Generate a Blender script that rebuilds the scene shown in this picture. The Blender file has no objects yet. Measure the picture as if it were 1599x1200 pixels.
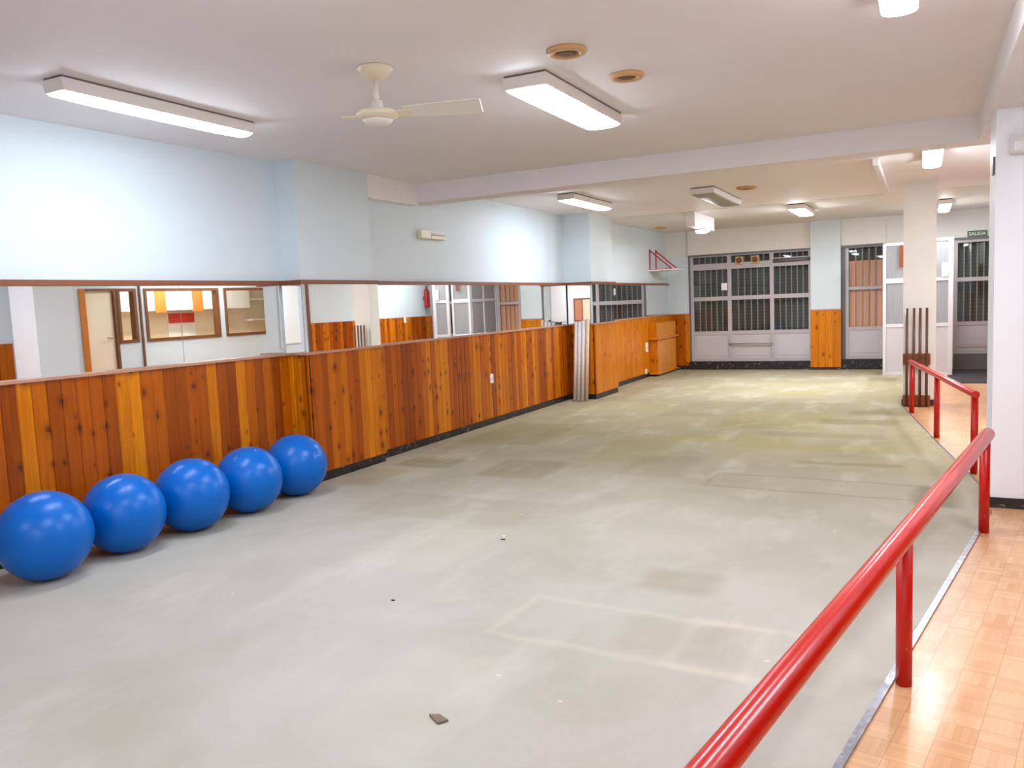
import bpy, bmesh, math, random
from mathutils import Vector, Matrix
random.seed(7)
S = bpy.context.scene
COL = S.collection
PI = math.pi

# ---------------------------------------------------------------- camera, world, exposure
YAW, PITCH, ROLL, CAMH = -.469492, .0981304, -.0425829, 1.62
def camera():
    fwd = Vector((math.sin(YAW)*math.cos(PITCH), math.cos(YAW)*math.cos(PITCH), -math.sin(PITCH)))
    right = Vector((math.cos(YAW), -math.sin(YAW), 0)); up = right.cross(fwd)
    r = math.cos(ROLL)*right + math.sin(ROLL)*up
    u = -math.sin(ROLL)*right + math.cos(ROLL)*up
    cd = bpy.data.cameras.new('camera'); cd.sensor_width = 36; cd.lens = 36*1270.53/1599
    cd.clip_start = .05; cd.clip_end = 200
    c = bpy.data.objects.new('camera', cd); COL.objects.link(c)
    m = Matrix((r, u, -fwd)).transposed().to_4x4(); m.translation = (0, 0, CAMH)
    c.matrix_world = m; S.camera = c
camera()
w = bpy.data.worlds.new('night'); S.world = w; w.use_nodes = True
w.node_tree.nodes['Background'].inputs[0].default_value = (.05, .06, .09, 1)
w.node_tree.nodes['Background'].inputs[1].default_value = .3
S.view_settings.view_transform = 'Standard'; S.view_settings.look = 'None'
S.view_settings.gamma = 1; S.view_settings.use_curve_mapping = False
S.view_settings.exposure = 1.68
S.cycles.use_denoising = True
S.cycles.max_bounces = 10; S.cycles.diffuse_bounces = 6; S.cycles.glossy_bounces = 6
S.cycles.transparent_max_bounces = 16; S.cycles.sample_clamp_indirect = 8
S.cycles.caustics_reflective = False; S.cycles.caustics_refractive = False
LAMP_COOL = (.86, .97, 1.10); LAMP_WARM = (1.0, .90, .76)
LAMP_POWER = 15.0

# ---------------------------------------------------------------- node helpers
def srgb(r, g, b):
    f = lambda c: (c/255/12.92) if c/255 <= .04045 else ((c/255+.055)/1.055)**2.4
    return (f(r), f(g), f(b), 1)
class NT:
    def __init__(s, name):
        s.m = bpy.data.materials.new(name); s.m.use_nodes = True
        s.t = s.m.node_tree; s.b = s.t.nodes['Principled BSDF']
    def n(s, t, **k):
        x = s.t.nodes.new(t)
        for a, v in k.items(): setattr(x, a, v)
        return x
    def put(s, sock, v):
        if isinstance(v, bpy.types.NodeSocket): s.t.links.new(v, sock)
        elif v is not None: sock.default_value = v
    def math(s, op, a, b=None, c=None, clamp=False):
        x = s.n('ShaderNodeMath', operation=op, use_clamp=clamp)
        s.put(x.inputs[0], a); s.put(x.inputs[1], b); s.put(x.inputs[2], c)
        return x.outputs[0]
    def mix(s, f, a, b, bt='MIX'):
        x = s.n('ShaderNodeMix', data_type='RGBA', blend_type=bt)
        s.put(x.inputs[0], f); s.put(x.inputs[6], a); s.put(x.inputs[7], b)
        return x.outputs[2]
    def ramp(s, f, stops, interp='LINEAR'):
        x = s.n('ShaderNodeValToRGB'); e = x.color_ramp.elements; x.color_ramp.interpolation = interp
        while len(e) < len(stops): e.new(.5)
        for i, (p, c) in enumerate(stops): e[i].position = p; e[i].color = c
        s.put(x.inputs[0], f); return x.outputs[0]
    def coord(s): return s.n('ShaderNodeTexCoord').outputs['Object']
    def mapping(s, v, scale=(1,1,1), loc=(0,0,0), rot=(0,0,0)):
        x = s.n('ShaderNodeMapping'); s.put(x.inputs['Vector'], v)
        s.put(x.inputs['Scale'], scale); s.put(x.inputs['Location'], loc); s.put(x.inputs['Rotation'], rot)
        return x.outputs[0]
    def noise(s, v, scale, detail=3, rough=.5, dist=0):
        x = s.n('ShaderNodeTexNoise'); s.put(x.inputs['Vector'], v)
        x.inputs['Scale'].default_value = scale; x.inputs['Detail'].default_value = detail
        x.inputs['Roughness'].default_value = rough; x.inputs['Distortion'].default_value = dist
        return x.outputs[0]
    def sep(s, v):
        x = s.n('ShaderNodeSeparateXYZ'); s.put(x.inputs[0], v); return x.outputs
    def comb(s, x_, y_, z_):
        x = s.n('ShaderNodeCombineXYZ'); s.put(x.inputs[0], x_); s.put(x.inputs[1], y_); s.put(x.inputs[2], z_); return x.outputs[0]
    def bump(s, h, strength=.3, dist=.01):
        x = s.n('ShaderNodeBump'); x.inputs['Strength'].default_value = strength; x.inputs['Distance'].default_value = dist
        s.put(x.inputs['Height'], h); s.put(s.b.inputs['Normal'], x.outputs[0])
    def set(s, **k):
        for a, v in k.items(): s.put(s.b.inputs[a.replace('_', ' ')], v)
        return s.m

def paint(name, c, rough=.5, var=.04, scale=6, metal=0, spec=None, bump=0):
    t = NT(name); v = t.coord(); n = t.noise(v, scale, 4)
    d = t.mix(1, c, (1-var*4,)*3+(1,), 'MULTIPLY')
    t.set(Base_Color=t.mix(n, c, d), Roughness=rough, Metallic=metal)
    if spec is not None: t.set(Specular_IOR_Level=spec)
    if bump: t.bump(t.noise(v, 220, 2), bump, .002)
    return t.m

def emit(name, c, strength):
    t = NT(name); t.set(Base_Color=(.9, .9, .9, 1), Roughness=.4, Emission_Color=(*c, 1), Emission_Strength=strength); return t.m

def wood_planks(name, cols, knots=.66, rough=.28):
    t = NT(name); v = t.coord()
    a = t.n('ShaderNodeAttribute', attribute_name='rnd').outputs['Fac']
    off = t.comb(t.math('MULTIPLY', a, 37.), t.math('MULTIPLY', a, 91.), t.math('MULTIPLY', a, 53.))
    vv = t.n('ShaderNodeVectorMath', operation='ADD'); t.put(vv.inputs[0], v); t.put(vv.inputs[1], off); v2 = vv.outputs[0]
    tone = t.ramp(a, [(0, cols[0]), (.35, cols[1]), (.7, cols[2]), (1, cols[3])])
    g = t.noise(t.mapping(v2, (28, 28, 1.1)), 1.6, 5, .6, 1.2)
    g2 = t.noise(t.mapping(v2, (90, 90, 2.)), 1.2, 3, .6, .3)
    c = t.mix(t.math('MULTIPLY', t.math('SUBTRACT', g, .35, clamp=True), 1.9, clamp=True), tone, t.mix(1, tone, (.52, .38, .30, 1), 'MULTIPLY'))
    c = t.mix(t.math('MULTIPLY', g2, .30), c, t.mix(1, c, (.55, .42, .32, 1), 'MULTIPLY'))
    if knots:
        p = t.sep(v); hx = t.math('ADD', t.math('ADD', p[0], p[1]), 0.0)
        wz = t.math('MULTIPLY', t.math('SUBTRACT', t.noise(v, 30, 2), .5), .02)
        vo = t.n('ShaderNodeTexVoronoi', voronoi_dimensions='2D'); t.put(vo.inputs['Vector'], t.comb(t.math('MULTIPLY', t.math('ADD', hx, wz), 8.5), t.math('MULTIPLY', t.math('ADD', p[2], wz), 5.5), 0.)); vo.inputs['Scale'].default_value = 1.0
        r = t.sep(vo.outputs['Color']); rad = t.math('ADD', .05, t.math('MULTIPLY', t.math('POWER', r[1], 1.6), .13))
        halo = t.math('MULTIPLY', t.math('SUBTRACT', 1, t.math('DIVIDE', vo.outputs['Distance'], t.math('MULTIPLY', rad, 3.2)), clamp=True), t.math('GREATER_THAN', r[0], knots))
        c = t.mix(t.math('MULTIPLY', halo, .75), c, t.mix(1, c, (.40, .26, .18, 1), 'MULTIPLY'))
        k = t.math('SUBTRACT', 1.25, t.math('DIVIDE', vo.outputs['Distance'], rad), clamp=True)
        k = t.math('MULTIPLY', k, t.math('GREATER_THAN', r[0], knots))
        c = t.mix(t.math('MULTIPLY', k, .95, clamp=True), c, (.055, .014, .006, 1))
    t.set(Base_Color=c, Roughness=rough, Specular_IOR_Level=.28, Coat_Weight=.06, Coat_Roughness=.2)
    t.bump(g2, .12, .002)
    return t.m

M = {}
M['wall'] = paint('pale_blue_paint', srgb(210, 220, 225), .55, .012, 2, bump=.1)
M['wall_white'] = paint('off_white_paint', srgb(243, 245, 250), .55, .012, 2, bump=.1)
M['lintel'] = paint('grey_cream_paint', srgb(226, 221, 214), .55, .015, 2, bump=.1)
M['ceiling'] = paint('ceiling_paint', srgb(240, 235, 236), .7, .015, 1, bump=.1)
P4 = [srgb(150, 68, 0), srgb(182, 88, 0), srgb(198, 106, 0), srgb(228, 138, 6)]
M['wood'] = wood_planks('lacquered_pine', P4)
M['wood_far'] = wood_planks('lacquered_pine_far', [srgb(208, 120, 10), srgb(214, 126, 12), srgb(220, 132, 14), srgb(226, 138, 16)], .86)
M['wood_light'] = wood_planks('light_pine_board', [srgb(222, 146, 58), srgb(228, 152, 62), srgb(234, 158, 66), srgb(238, 164, 70)], 0)
M['trim'] = paint('brown_wood_trim', srgb(140, 78, 44), .4, .08, 12)
M['trim_pale'] = paint('worn_wood_ledge', srgb(196, 140, 112), .35, .06, 12)
M['frame_brown'] = paint('brown_wood_frame', srgb(122, 74, 36), .4, .06, 10)
M['frame_lit'] = paint('lit_wood_jamb', srgb(206, 122, 34), .4, .06, 10)  # orange light on the office door jamb put into its colour
M['metal_grey'] = paint('grey_painted_metal', srgb(186, 179, 181), .4, .03, 8)
M['metal_dark'] = paint('dark_grey_metal', srgb(104, 102, 104), .45, .04, 8)
M['bar'] = paint('window_bar_paint', srgb(150, 146, 136), .45, .04, 8)
M['panel_grey'] = paint('grey_metal_panel', srgb(196, 190, 192), .42, .03, 3)
M['white_alu'] = paint('white_aluminium', srgb(206, 203, 205), .35, .01, 5)
M['lamp_body'] = paint('lamp_housing_white', srgb(226, 220, 216), .45, .02, 5)
M['lamp_edge'] = paint('lamp_back_plate', srgb(112, 100, 92), .5, .02, 5)
M['cream'] = paint('cream_plastic', srgb(236, 224, 198), .4, .02, 8)
M['fan_white'] = paint('fan_ivory', srgb(232, 228, 218), .4, .02, 8)
M['scrap'] = paint('dirty_card', srgb(132, 116, 100), .8, .12, 40)
M['tan'] = paint('aged_plastic_ring', srgb(206, 164, 112), .5, .04, 12)
M['black'] = paint('black_void', srgb(30, 26, 24), .7, .02, 8)
M['hole'] = paint('brown_mesh', srgb(120, 86, 52), .7, .1, 60)
M['plastic'] = paint('white_plastic', srgb(240, 240, 240), .35, .01, 8)
M['bracket_red'] = paint('red_bracket_paint', srgb(196, 28, 50), .35, .02, 8)
M['terracotta'] = paint('terracotta_shutter', srgb(214, 138, 104), .6, .05, 5)
M['office_cream'] = paint('cream_wall', srgb(240, 224, 198), .6, .02, 3)
M['orange'] = paint('orange_laminate', srgb(226, 128, 48), .5, .02, 3)
M['red_sign'] = paint('red_sign_paint', srgb(214, 52, 30), .5, .02, 3)
M['green_sign'] = paint('green_sign_plastic', srgb(84, 106, 78), .5, .05, 9)
M['stick_a'] = paint('bleached_wood', srgb(246, 236, 232), .6, .08, 20)
M['stick_b'] = paint('raw_tan_wood', srgb(232, 200, 166), .6, .08, 20)
M['rack_wood'] = paint('brown_rack_wood', srgb(142, 74, 26), .45, .08, 14)
M['pole_wood'] = paint('dark_brown_pole_wood', srgb(104, 62, 44), .4, .08, 14)
M['rubber'] = paint('dark_rubber', srgb(48, 46, 48), .75, .03, 12)
M['extinguisher'] = paint('extinguisher_red', srgb(176, 36, 40), .3, .02, 8)
M['lamp_c'] = emit('diffuser_cool', LAMP_COOL, LAMP_POWER)
M['lamp_w'] = emit('diffuser_neutral', (.93, .965, 1.02), LAMP_POWER)
M['lamp_f'] = emit('diffuser_far', (.92, .97, 1.03), LAMP_POWER*1.55)
M['lamp_v'] = emit('diffuser_vfar', (.92, .97, 1.03), LAMP_POWER*3.4)
M['lamp_r'] = emit('diffuser_round', (.92, .97, 1.03), LAMP_POWER*3.5)
M['lamp_o'] = emit('diffuser_office', (1.0, .93, .82), LAMP_POWER*2.6)
M['diffuser_off'] = paint('grey_unlit_diffuser', srgb(168, 158, 148), .4, .02, 8)

t = NT('mirror_glass'); t.set(Base_Color=(.90, .92, .91, 1), Metallic=1, Roughness=.012); M['mirror'] = t.m
def glass(name, tint, refl=.12, alpha=.85, rough=.02):
    t = NT(name); nt = t.t; nt.nodes.remove(t.b)
    tr = nt.nodes.new('ShaderNodeBsdfTransparent'); tr.inputs[0].default_value = tint
    gl = nt.nodes.new('ShaderNodeBsdfGlossy'); gl.inputs['Roughness'].default_value = rough
    lw = nt.nodes.new('ShaderNodeLayerWeight'); fr = nt.nodes.new('ShaderNodeMath'); fr.operation = 'MULTIPLY_ADD'
    pw = nt.nodes.new('ShaderNodeMath'); pw.operation = 'POWER'; nt.links.new(lw.outputs['Facing'], pw.inputs[0]); pw.inputs[1].default_value = 4
    nt.links.new(pw.outputs[0], fr.inputs[0]); fr.inputs[1].default_value = .5; fr.inputs[2].default_value = .03
    mx = nt.nodes.new('ShaderNodeMixShader')
    nt.links.new(fr.outputs[0], mx.inputs[0]); nt.links.new(tr.outputs[0], mx.inputs[1]); nt.links.new(gl.outputs[0], mx.inputs[2])
    nt.links.new(mx.outputs[0], nt.nodes['Material Output'].inputs[0]); return t.m
M['glass'] = glass('clear_window_glass', (.93, .95, .94, 1))
t = NT('frosted_glass'); t.set(Base_Color=srgb(176, 174, 176), Roughness=.35, Transmission_Weight=.35, IOR=1.2)
g = t.noise(t.mapping(t.coord(), (30, 30, 1)), 2, 3); t.set(Base_Color=t.mix(g, srgb(150, 148, 150), srgb(196, 196, 200))); M['frosted'] = t.m

# black marble skirting
t = NT('black_marble'); v = t.coord(); n = t.noise(v, 14, 6, .7, 1.5)
t.set(Base_Color=t.ramp(n, [(.52, srgb(30, 28, 30)), (.60, srgb(52, 50, 52)), (.68, srgb(170, 168, 166))]), Roughness=.3); M['marble'] = t.m
# balls
t = NT('blue_rubber'); v = t.coord(); t.set(Base_Color=srgb(0, 98, 188), Roughness=.3, Specular_IOR_Level=.3)
sz = t.sep(v)[2]; t.bump(t.math('SINE', t.math('MULTIPLY', sz, 400)), .025, .001); M['ball'] = t.m
# rail paint
t = NT('red_rail_paint'); v = t.coord(); n = t.noise(v, 30, 5, .7)
t.set(Base_Color=t.ramp(n, [(.70, srgb(198, 14, 4)), (.75, srgb(226, 150, 120))]), Roughness=.25, Coat_Weight=.05); M['rail'] = t.m
t = NT('dull_red_post_paint'); v = t.coord(); n = t.noise(v, 26, 5, .7)
t.set(Base_Color=t.ramp(n, [(.66, srgb(196, 16, 4)), (.72, srgb(222, 170, 140))]), Roughness=.35); M['post'] = t.m
# metal edge strip
t = NT('worn_aluminium_strip'); v = t.coord(); n = t.noise(v, 22, 4, .7)
t.set(Base_Color=t.ramp(n, [(.4, srgb(140, 140, 148)), (.6, srgb(168, 168, 176)), (.68, srgb(235, 235, 240))]), Roughness=.3, Metallic=.6); M['strip'] = t.m

# carpet
def box_mask(t, x, y, x0, x1, y0, y1, soft=.04, rot=0):
    cx, cy, hx, hy = (x0+x1)/2, (y0+y1)/2, (x1-x0)/2, (y1-y0)/2
    dx = t.math('SUBTRACT', x, cx); dy = t.math('SUBTRACT', y, cy)
    if rot:
        c, s = math.cos(rot), math.sin(rot)
        ax = t.math('ADD', t.math('MULTIPLY', dx, c), t.math('MULTIPLY', dy, s))
        ay = t.math('ADD', t.math('MULTIPLY', dx, -s), t.math('MULTIPLY', dy, c)); dx, dy = ax, ay
    a = t.math('MULTIPLY', t.math('SUBTRACT', hx, t.math('ABSOLUTE', dx)), 1/soft, clamp=True)
    b = t.math('MULTIPLY', t.math('SUBTRACT', hy, t.math('ABSOLUTE', dy)), 1/soft, clamp=True)
    return t.math('MULTIPLY', a, b)
def frame_mask(t, x, y, x0, x1, y0, y1, wd, soft=.02, rot=0):
    a = box_mask(t, x, y, x0, x1, y0, y1, soft, rot); b = box_mask(t, x, y, x0+wd, x1-wd, y0+wd, y1-wd, soft, rot)
    return t.math('SUBTRACT', a, b, clamp=True)
def carpet():
    t = NT('worn_carpet'); v = t.coord(); x, y, _ = t.sep(v)
    wob = t.math('MULTIPLY', t.math('SUBTRACT', t.noise(v, 3, 3), .5), .08)
    xw = t.math('ADD', x, wob); yw = t.math('ADD', y, wob)
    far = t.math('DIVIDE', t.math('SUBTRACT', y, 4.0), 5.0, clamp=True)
    base = t.mix(far, srgb(184, 178, 168), srgb(166, 154, 124))  # warm cast of the far light put into the base colour
    n1 = t.noise(v, .8, 4, .55, .3); n2 = t.noise(t.mapping(v, (1.2, .5, 1)), 2.2, 4, .6)
    c = t.mix(t.math('MULTIPLY', t.math('SUBTRACT', n1, .4, clamp=True), 2.2, clamp=True), base, t.mix(1, base, (.74, .74, .66, 1), 'MULTIPLY'))
    c = t.mix(t.math('MULTIPLY', t.math('SUBTRACT', n2, .52, clamp=True), 3.0, clamp=True), c, t.mix(.55, c, srgb(206, 200, 190)))
    # darker worn patches; yellow and far pale ones put light into the colour
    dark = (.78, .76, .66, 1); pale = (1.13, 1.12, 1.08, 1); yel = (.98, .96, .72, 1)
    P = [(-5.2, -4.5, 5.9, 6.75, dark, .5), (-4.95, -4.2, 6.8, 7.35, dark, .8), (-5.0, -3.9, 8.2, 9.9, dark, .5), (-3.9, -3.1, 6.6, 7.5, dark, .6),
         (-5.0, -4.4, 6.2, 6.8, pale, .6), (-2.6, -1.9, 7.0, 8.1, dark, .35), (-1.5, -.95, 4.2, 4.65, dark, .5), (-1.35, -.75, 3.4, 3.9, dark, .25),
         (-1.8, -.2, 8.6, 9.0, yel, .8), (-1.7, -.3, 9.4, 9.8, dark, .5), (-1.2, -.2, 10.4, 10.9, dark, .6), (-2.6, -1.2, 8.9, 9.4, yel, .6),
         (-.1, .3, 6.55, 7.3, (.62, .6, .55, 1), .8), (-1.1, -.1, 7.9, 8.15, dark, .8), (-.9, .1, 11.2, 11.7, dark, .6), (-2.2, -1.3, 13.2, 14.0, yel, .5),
         (-4.6, -3.2, 10.6, 12.4, pale, .8), (-4.4, -.8, 12.4, 17.4, (1.12, 1.14, 1.22, 1), .9), (-.9, -.35, 15.4, 16.1, (.7, .7, .62, 1), .7), (-3.4, -2.6, 4.0, 5.1, pale, .4), (-2.2, -1.6, 2.2, 3.2, pale, .3),  # the largest far patch paints extra light onto the carpet
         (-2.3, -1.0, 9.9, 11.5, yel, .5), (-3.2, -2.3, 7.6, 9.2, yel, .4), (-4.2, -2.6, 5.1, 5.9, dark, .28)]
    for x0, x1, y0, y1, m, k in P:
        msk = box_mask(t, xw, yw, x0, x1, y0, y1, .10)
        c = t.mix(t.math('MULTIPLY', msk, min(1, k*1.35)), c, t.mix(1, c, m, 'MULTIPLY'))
    # lines where tape or glue outlined removed mats
    L = [(-1.7, .1, 6.75, 7.35, .035, (.80, .78, .70, 1)), (-1.95, -.62, 3.33, 3.95, .04, pale), (-1.05, -.28, 3.3, 3.95, .05, pale), (-4.85, -4.4, 6.95, 7.3, .035, (1.2, 1.18, 1.1, 1)),
         (-4.6, -4.2, 7.15, 7.45, .03, (1.2, 1.18, 1.1, 1)), (-5.1, -4.6, 7.2, 7.5, .03, (1.2, 1.18, 1.1, 1))]
    for x0, x1, y0, y1, wd, m in L:
        msk = frame_mask(t, xw, yw, x0, x1, y0, y1, wd*1.3, .04, math.radians(-3))
        c = t.mix(t.math('MULTIPLY', msk, .75), c, t.mix(1, c, m, 'MULTIPLY'))
    sp = t.n('ShaderNodeTexVoronoi'); t.put(sp.inputs['Vector'], v); sp.inputs['Scale'].default_value = 2.6
    s1 = t.math('MULTIPLY', t.math('LESS_THAN', t.math('ADD', sp.outputs['Distance'], t.math('MULTIPLY', t.noise(v, 40, 2), .06)), .055), t.math('GREATER_THAN', t.sep(sp.outputs['Color'])[0], .4))
    c = t.mix(t.math('MULTIPLY', s1, .45), c, srgb(228, 222, 210))
    f = t.noise(v, 240, 2, .6); c = t.mix(t.math('MULTIPLY', f, .45), c, t.mix(1, c, (.62, .62, .6, 1), 'MULTIPLY'))
    t.set(Base_Color=c, Roughness=.9, Specular_IOR_Level=.25); t.bump(f, .35, .003)
    return t.m
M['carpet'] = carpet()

def parquet():
    t = NT('mosaic_parquet'); v = t.mapping(t.coord(), (1, 1, 1), (0, 0, 0), (0, 0, math.radians(10)))
    x, y, _ = t.sep(v); B = .125
    bx = t.math('FLOOR', t.math('DIVIDE', x, B)); by = t.math('FLOOR', t.math('DIVIDE', y, B))
    par = t.math('MODULO', t.math('ABSOLUTE', t.math('ADD', bx, by)), 2)
    u = t.math('ADD', t.math('MULTIPLY', x, par), t.math('MULTIPLY', y, t.math('SUBTRACT', 1, par)))
    sl = t.math('FLOOR', t.math('DIVIDE', u, B/5))
    wn = t.n('ShaderNodeTexWhiteNoise'); t.put(wn.inputs['Vector'], t.comb(bx, by, sl))
    wb = t.n('ShaderNodeTexWhiteNoise'); t.put(wb.inputs['Vector'], t.comb(bx, by, 3.3))
    r = t.math('ADD', t.math('MULTIPLY', wn.outputs[0], .55), t.math('MULTIPLY', wb.outputs[0], .45))
    c = t.ramp(r, [(.1, srgb(200, 147, 103)), (.5, srgb(210, 160, 115)), (.9, srgb(219, 171, 127))])
    fr = t.math('FRACT', t.math('DIVIDE', u, B/5)); e = t.math('LESS_THAN', fr, .06)
    ex = t.math('LESS_THAN', t.math('FRACT', t.math('DIVIDE', x, B)), .02); ey = t.math('LESS_THAN', t.math('FRACT', t.math('DIVIDE', y, B)), .02)
    e = t.math('MAXIMUM', t.math('MULTIPLY', e, .5), t.math('MAXIMUM', ex, ey))
    c = t.mix(t.math('MULTIPLY', e, .5), c, srgb(130, 80, 48))
    n = t.noise(v, 1.3, 2, .4)
    t.set(Base_Color=c, Roughness=t.math('ADD', .26, t.math('MULTIPLY', n, .12)), Coat_Weight=.08, Coat_Roughness=.15)
    return t.m
M['parquet'] = parquet()
t = NT('dark_slat_shutter'); v = t.coord(); z = t.sep(v)[2]
s_ = t.math('LESS_THAN', t.math('FRACT', t.math('MULTIPLY', z, 14)), .2)
t.set(Base_Color=t.mix(s_, srgb(84, 80, 76), srgb(60, 57, 54)), Roughness=.6); M['shutter'] = t.m
t = NT('terracotta_slats'); v = t.coord(); y_ = t.sep(v)[0]
s_ = t.math('SINE', t.math('MULTIPLY', y_, 42)); n = t.noise(v, 3, 3)
t.set(Base_Color=t.mix(t.math('MULTIPLY', t.math('ADD', s_, 1), .22), srgb(250, 176, 140), srgb(214, 132, 104)), Roughness=.6, Specular_IOR_Level=.2); M['terra_slat'] = t.m

# ---------------------------------------------------------------- mesh helpers
class MB:
    def __init__(s): s.bm = bmesh.new(); s.rnd = s.bm.faces.layers.float.new('rnd')
    def hull(s, pts, faces, r=None):
        vs = [s.bm.verts.new(p) for p in pts]; out = []
        for f in faces:
            fc = s.bm.faces.new([vs[i] for i in f]); fc[s.rnd] = random.random() if r is None else r; out.append(fc)
        return out
    def box(s, x0, x1, y0, y1, z0, z1, mat=None, r=None):
        P = [(x0,y0,z0),(x1,y0,z0),(x1,y1,z0),(x0,y1,z0),(x0,y0,z1),(x1,y0,z1),(x1,y1,z1),(x0,y1,z1)]
        if mat: P = [mat @ Vector(p) for p in P]
        s.hull(P, [(0,3,2,1),(4,5,6,7),(0,1,5,4),(1,2,6,5),(2,3,7,6),(3,0,4,7)], random.random() if r is None else r); return s
    def tube(s, a, b, r, n=20, r2=None, cap=True):
        a, b = Vector(a), Vector(b); d = (b-a).normalized(); r2 = r if r2 is None else r2
        e = d.orthogonal().normalized(); f = d.cross(e); k = random.random()
        A = [s.bm.verts.new(a+r*(math.cos(2*PI*i/n)*e+math.sin(2*PI*i/n)*f)) for i in range(n)]
        B = [s.bm.verts.new(b+r2*(math.cos(2*PI*i/n)*e+math.sin(2*PI*i/n)*f)) for i in range(n)]
        for i in range(n):
            fc = s.bm.faces.new((A[i], A[(i+1) % n], B[(i+1) % n], B[i])); fc.smooth = True; fc[s.rnd] = k
        if cap: s.bm.faces.new(A[::-1]); s.bm.faces.new(B)
        return s
    def lathe(s, prof, c=(0,0,0), n=40, axis='Z'):
        rings = []; k = random.random()
        for (r, z) in prof:
            ring = []
            for i in range(n):
                a = 2*PI*i/n; p = (r*math.cos(a), r*math.sin(a), z)
                if axis == 'X': p = (p[2], p[0], p[1])
                if axis == 'Y': p = (p[0], p[2], p[1])
                ring.append(s.bm.verts.new((p[0]+c[0], p[1]+c[1], p[2]+c[2])))
            rings.append(ring)
        for A, B in zip(rings, rings[1:]):
            for i in range(n):
                fc = s.bm.faces.new((A[i], A[(i+1) % n], B[(i+1) % n], B[i])); fc.smooth = True; fc[s.rnd] = k
        s.bm.faces.new(rings[0][::-1]); s.bm.faces.new(rings[-1]); return s
    def prism(s, poly, z0, z1, r=None):
        n = len(poly); P = [(x, y, z0) for x, y in poly]+[(x, y, z1) for x, y in poly]
        F = [tuple(range(n))[::-1], tuple(range(n, 2*n))]+[(i, (i+1) % n, n+(i+1) % n, n+i) for i in range(n)]
        s.hull(P, F, r); return s
    def build(s, name, mat, parent=None, bevel=0, seg=2, kind=None):
        bmesh.ops.recalc_face_normals(s.bm, faces=s.bm.faces)
        me = bpy.data.meshes.new(name); s.bm.to_mesh(me); s.bm.free()
        me.materials.append(M[mat] if isinstance(mat, str) else mat)
        o = bpy.data.objects.new(name, me); COL.objects.link(o)
        if parent is not None:
            o.parent = parent; o.matrix_parent_inverse = Matrix.Translation(parent.location).inverted() if parent.type == 'EMPTY' else Matrix()
        if bevel:
            b = o.modifiers.new('bevel', 'BEVEL'); b.width = bevel; b.segments = seg; b.limit_method = 'ANGLE'
        if kind: o['kind'] = kind
        return o
def tag(o, label, cat, group=None):
    o['label'] = label; o['category'] = cat
    if group: o['group'] = group
    return o
def thing(name, loc, label, cat, group=None):
    o = bpy.data.objects.new(name, None); o.location = loc; o.empty_display_size = .1; COL.objects.link(o)
    return tag(o, label, cat, group)
def struct(name, mb, mat, parent=None, bevel=0): 
    o = mb.build(name, mat, parent, bevel); 
    if parent is None: o['kind'] = 'structure'
    return o
def B(*a): return MB().box(*a)
_n = {'trim': 0}
def trim(mb, mat, bevel=0):
    _n['trim'] += 1; return struct('trim_%d' % _n['trim'], mb, mat, None, bevel)

H = 3.03
# the near stretch of the left wall runs slightly askew: SK(y) is its board face
SKA = math.atan2(.45, 9.83)
def SK(y, off=0): return -5.35+(y-5.93)*math.tan(SKA)+off
# ---------------------------------------------------------------- the room shell
FARY = 17.87
struct('floor', B(-6.0, 3.4, -4.1, 18.0, -.12, 0), 'parquet')
cp = [(SK(-3.9)+.01, -3.9), (-1.46, -3.9), (-.26, 2.83), (.32, 6.01), (.425, 6.62), (.425, 7.40), (.355, 7.91), (.095, 9.71), (-.165, 11.61), (-.262, 12.33), (-.262, 16.55), (-.69, 16.56), (-.68, 17.76), (-5.03, 17.76), (-5.03, 13.52), (-4.75, 13.52), (-4.75, 12.42), (-5.21, 12.42), (-5.21, 7.06), (-5.11, 7.06), (-5.11, 5.89), (-5.33, 5.89)]
tag(MB().prism(cp, 0, .006).build('carpet', 'carpet'), 'large worn grey carpet with faded patches and far olive light put into its colour, covering the hall floor', 'carpet')
struct('ceiling', B(-6.0, 3.4, -4.1, 18.1, H, H+.12), 'ceiling')
# left wall with its two pilasters
wl = MB().prism([(SK(-4)-.06, -4), (-5.41, 5.93), (-5.16, 5.93), (-5.16, 7.05), (-5.28, 7.05), (-5.28, 12.45), (-4.80, 12.45), (-4.80, 13.5), (-5.10, 13.5), (-5.10, 17.9), (-6.0, 17.9), (-6.0, -4)], 0, H)
struct('wall_left', wl, 'wall')
struct('wall_back', B(-6.0, 1.6, -4.25, -4, 0, H), 'wall_white')
# far wall around its openings
wf = MB()
wf.box(-5.1, -4.60, FARY, 18.08, 0, H); wf.box(-4.60, -2.05, FARY-.05, 18.08, 2.5, H)
wf.box(-1.48, -.66, FARY-.05, 18.08, 2.5, H); wf.box(-.66, .53, FARY, 18.08, 0, H); wf.box(.53, 1.2, FARY, 18.08, 2.5, H); wf.box(1.2, 1.5, FARY, 18.08, 0, H)
struct('wall_far', wf, 'lintel')
trim(B(-5.09, -4.60, FARY-.012, FARY-.001, 1.2, 2.5), 'wall')
struct('wall_pillar', B(-2.05, -1.48, FARY-.15, 18.08, 0, H), 'wall')
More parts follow.
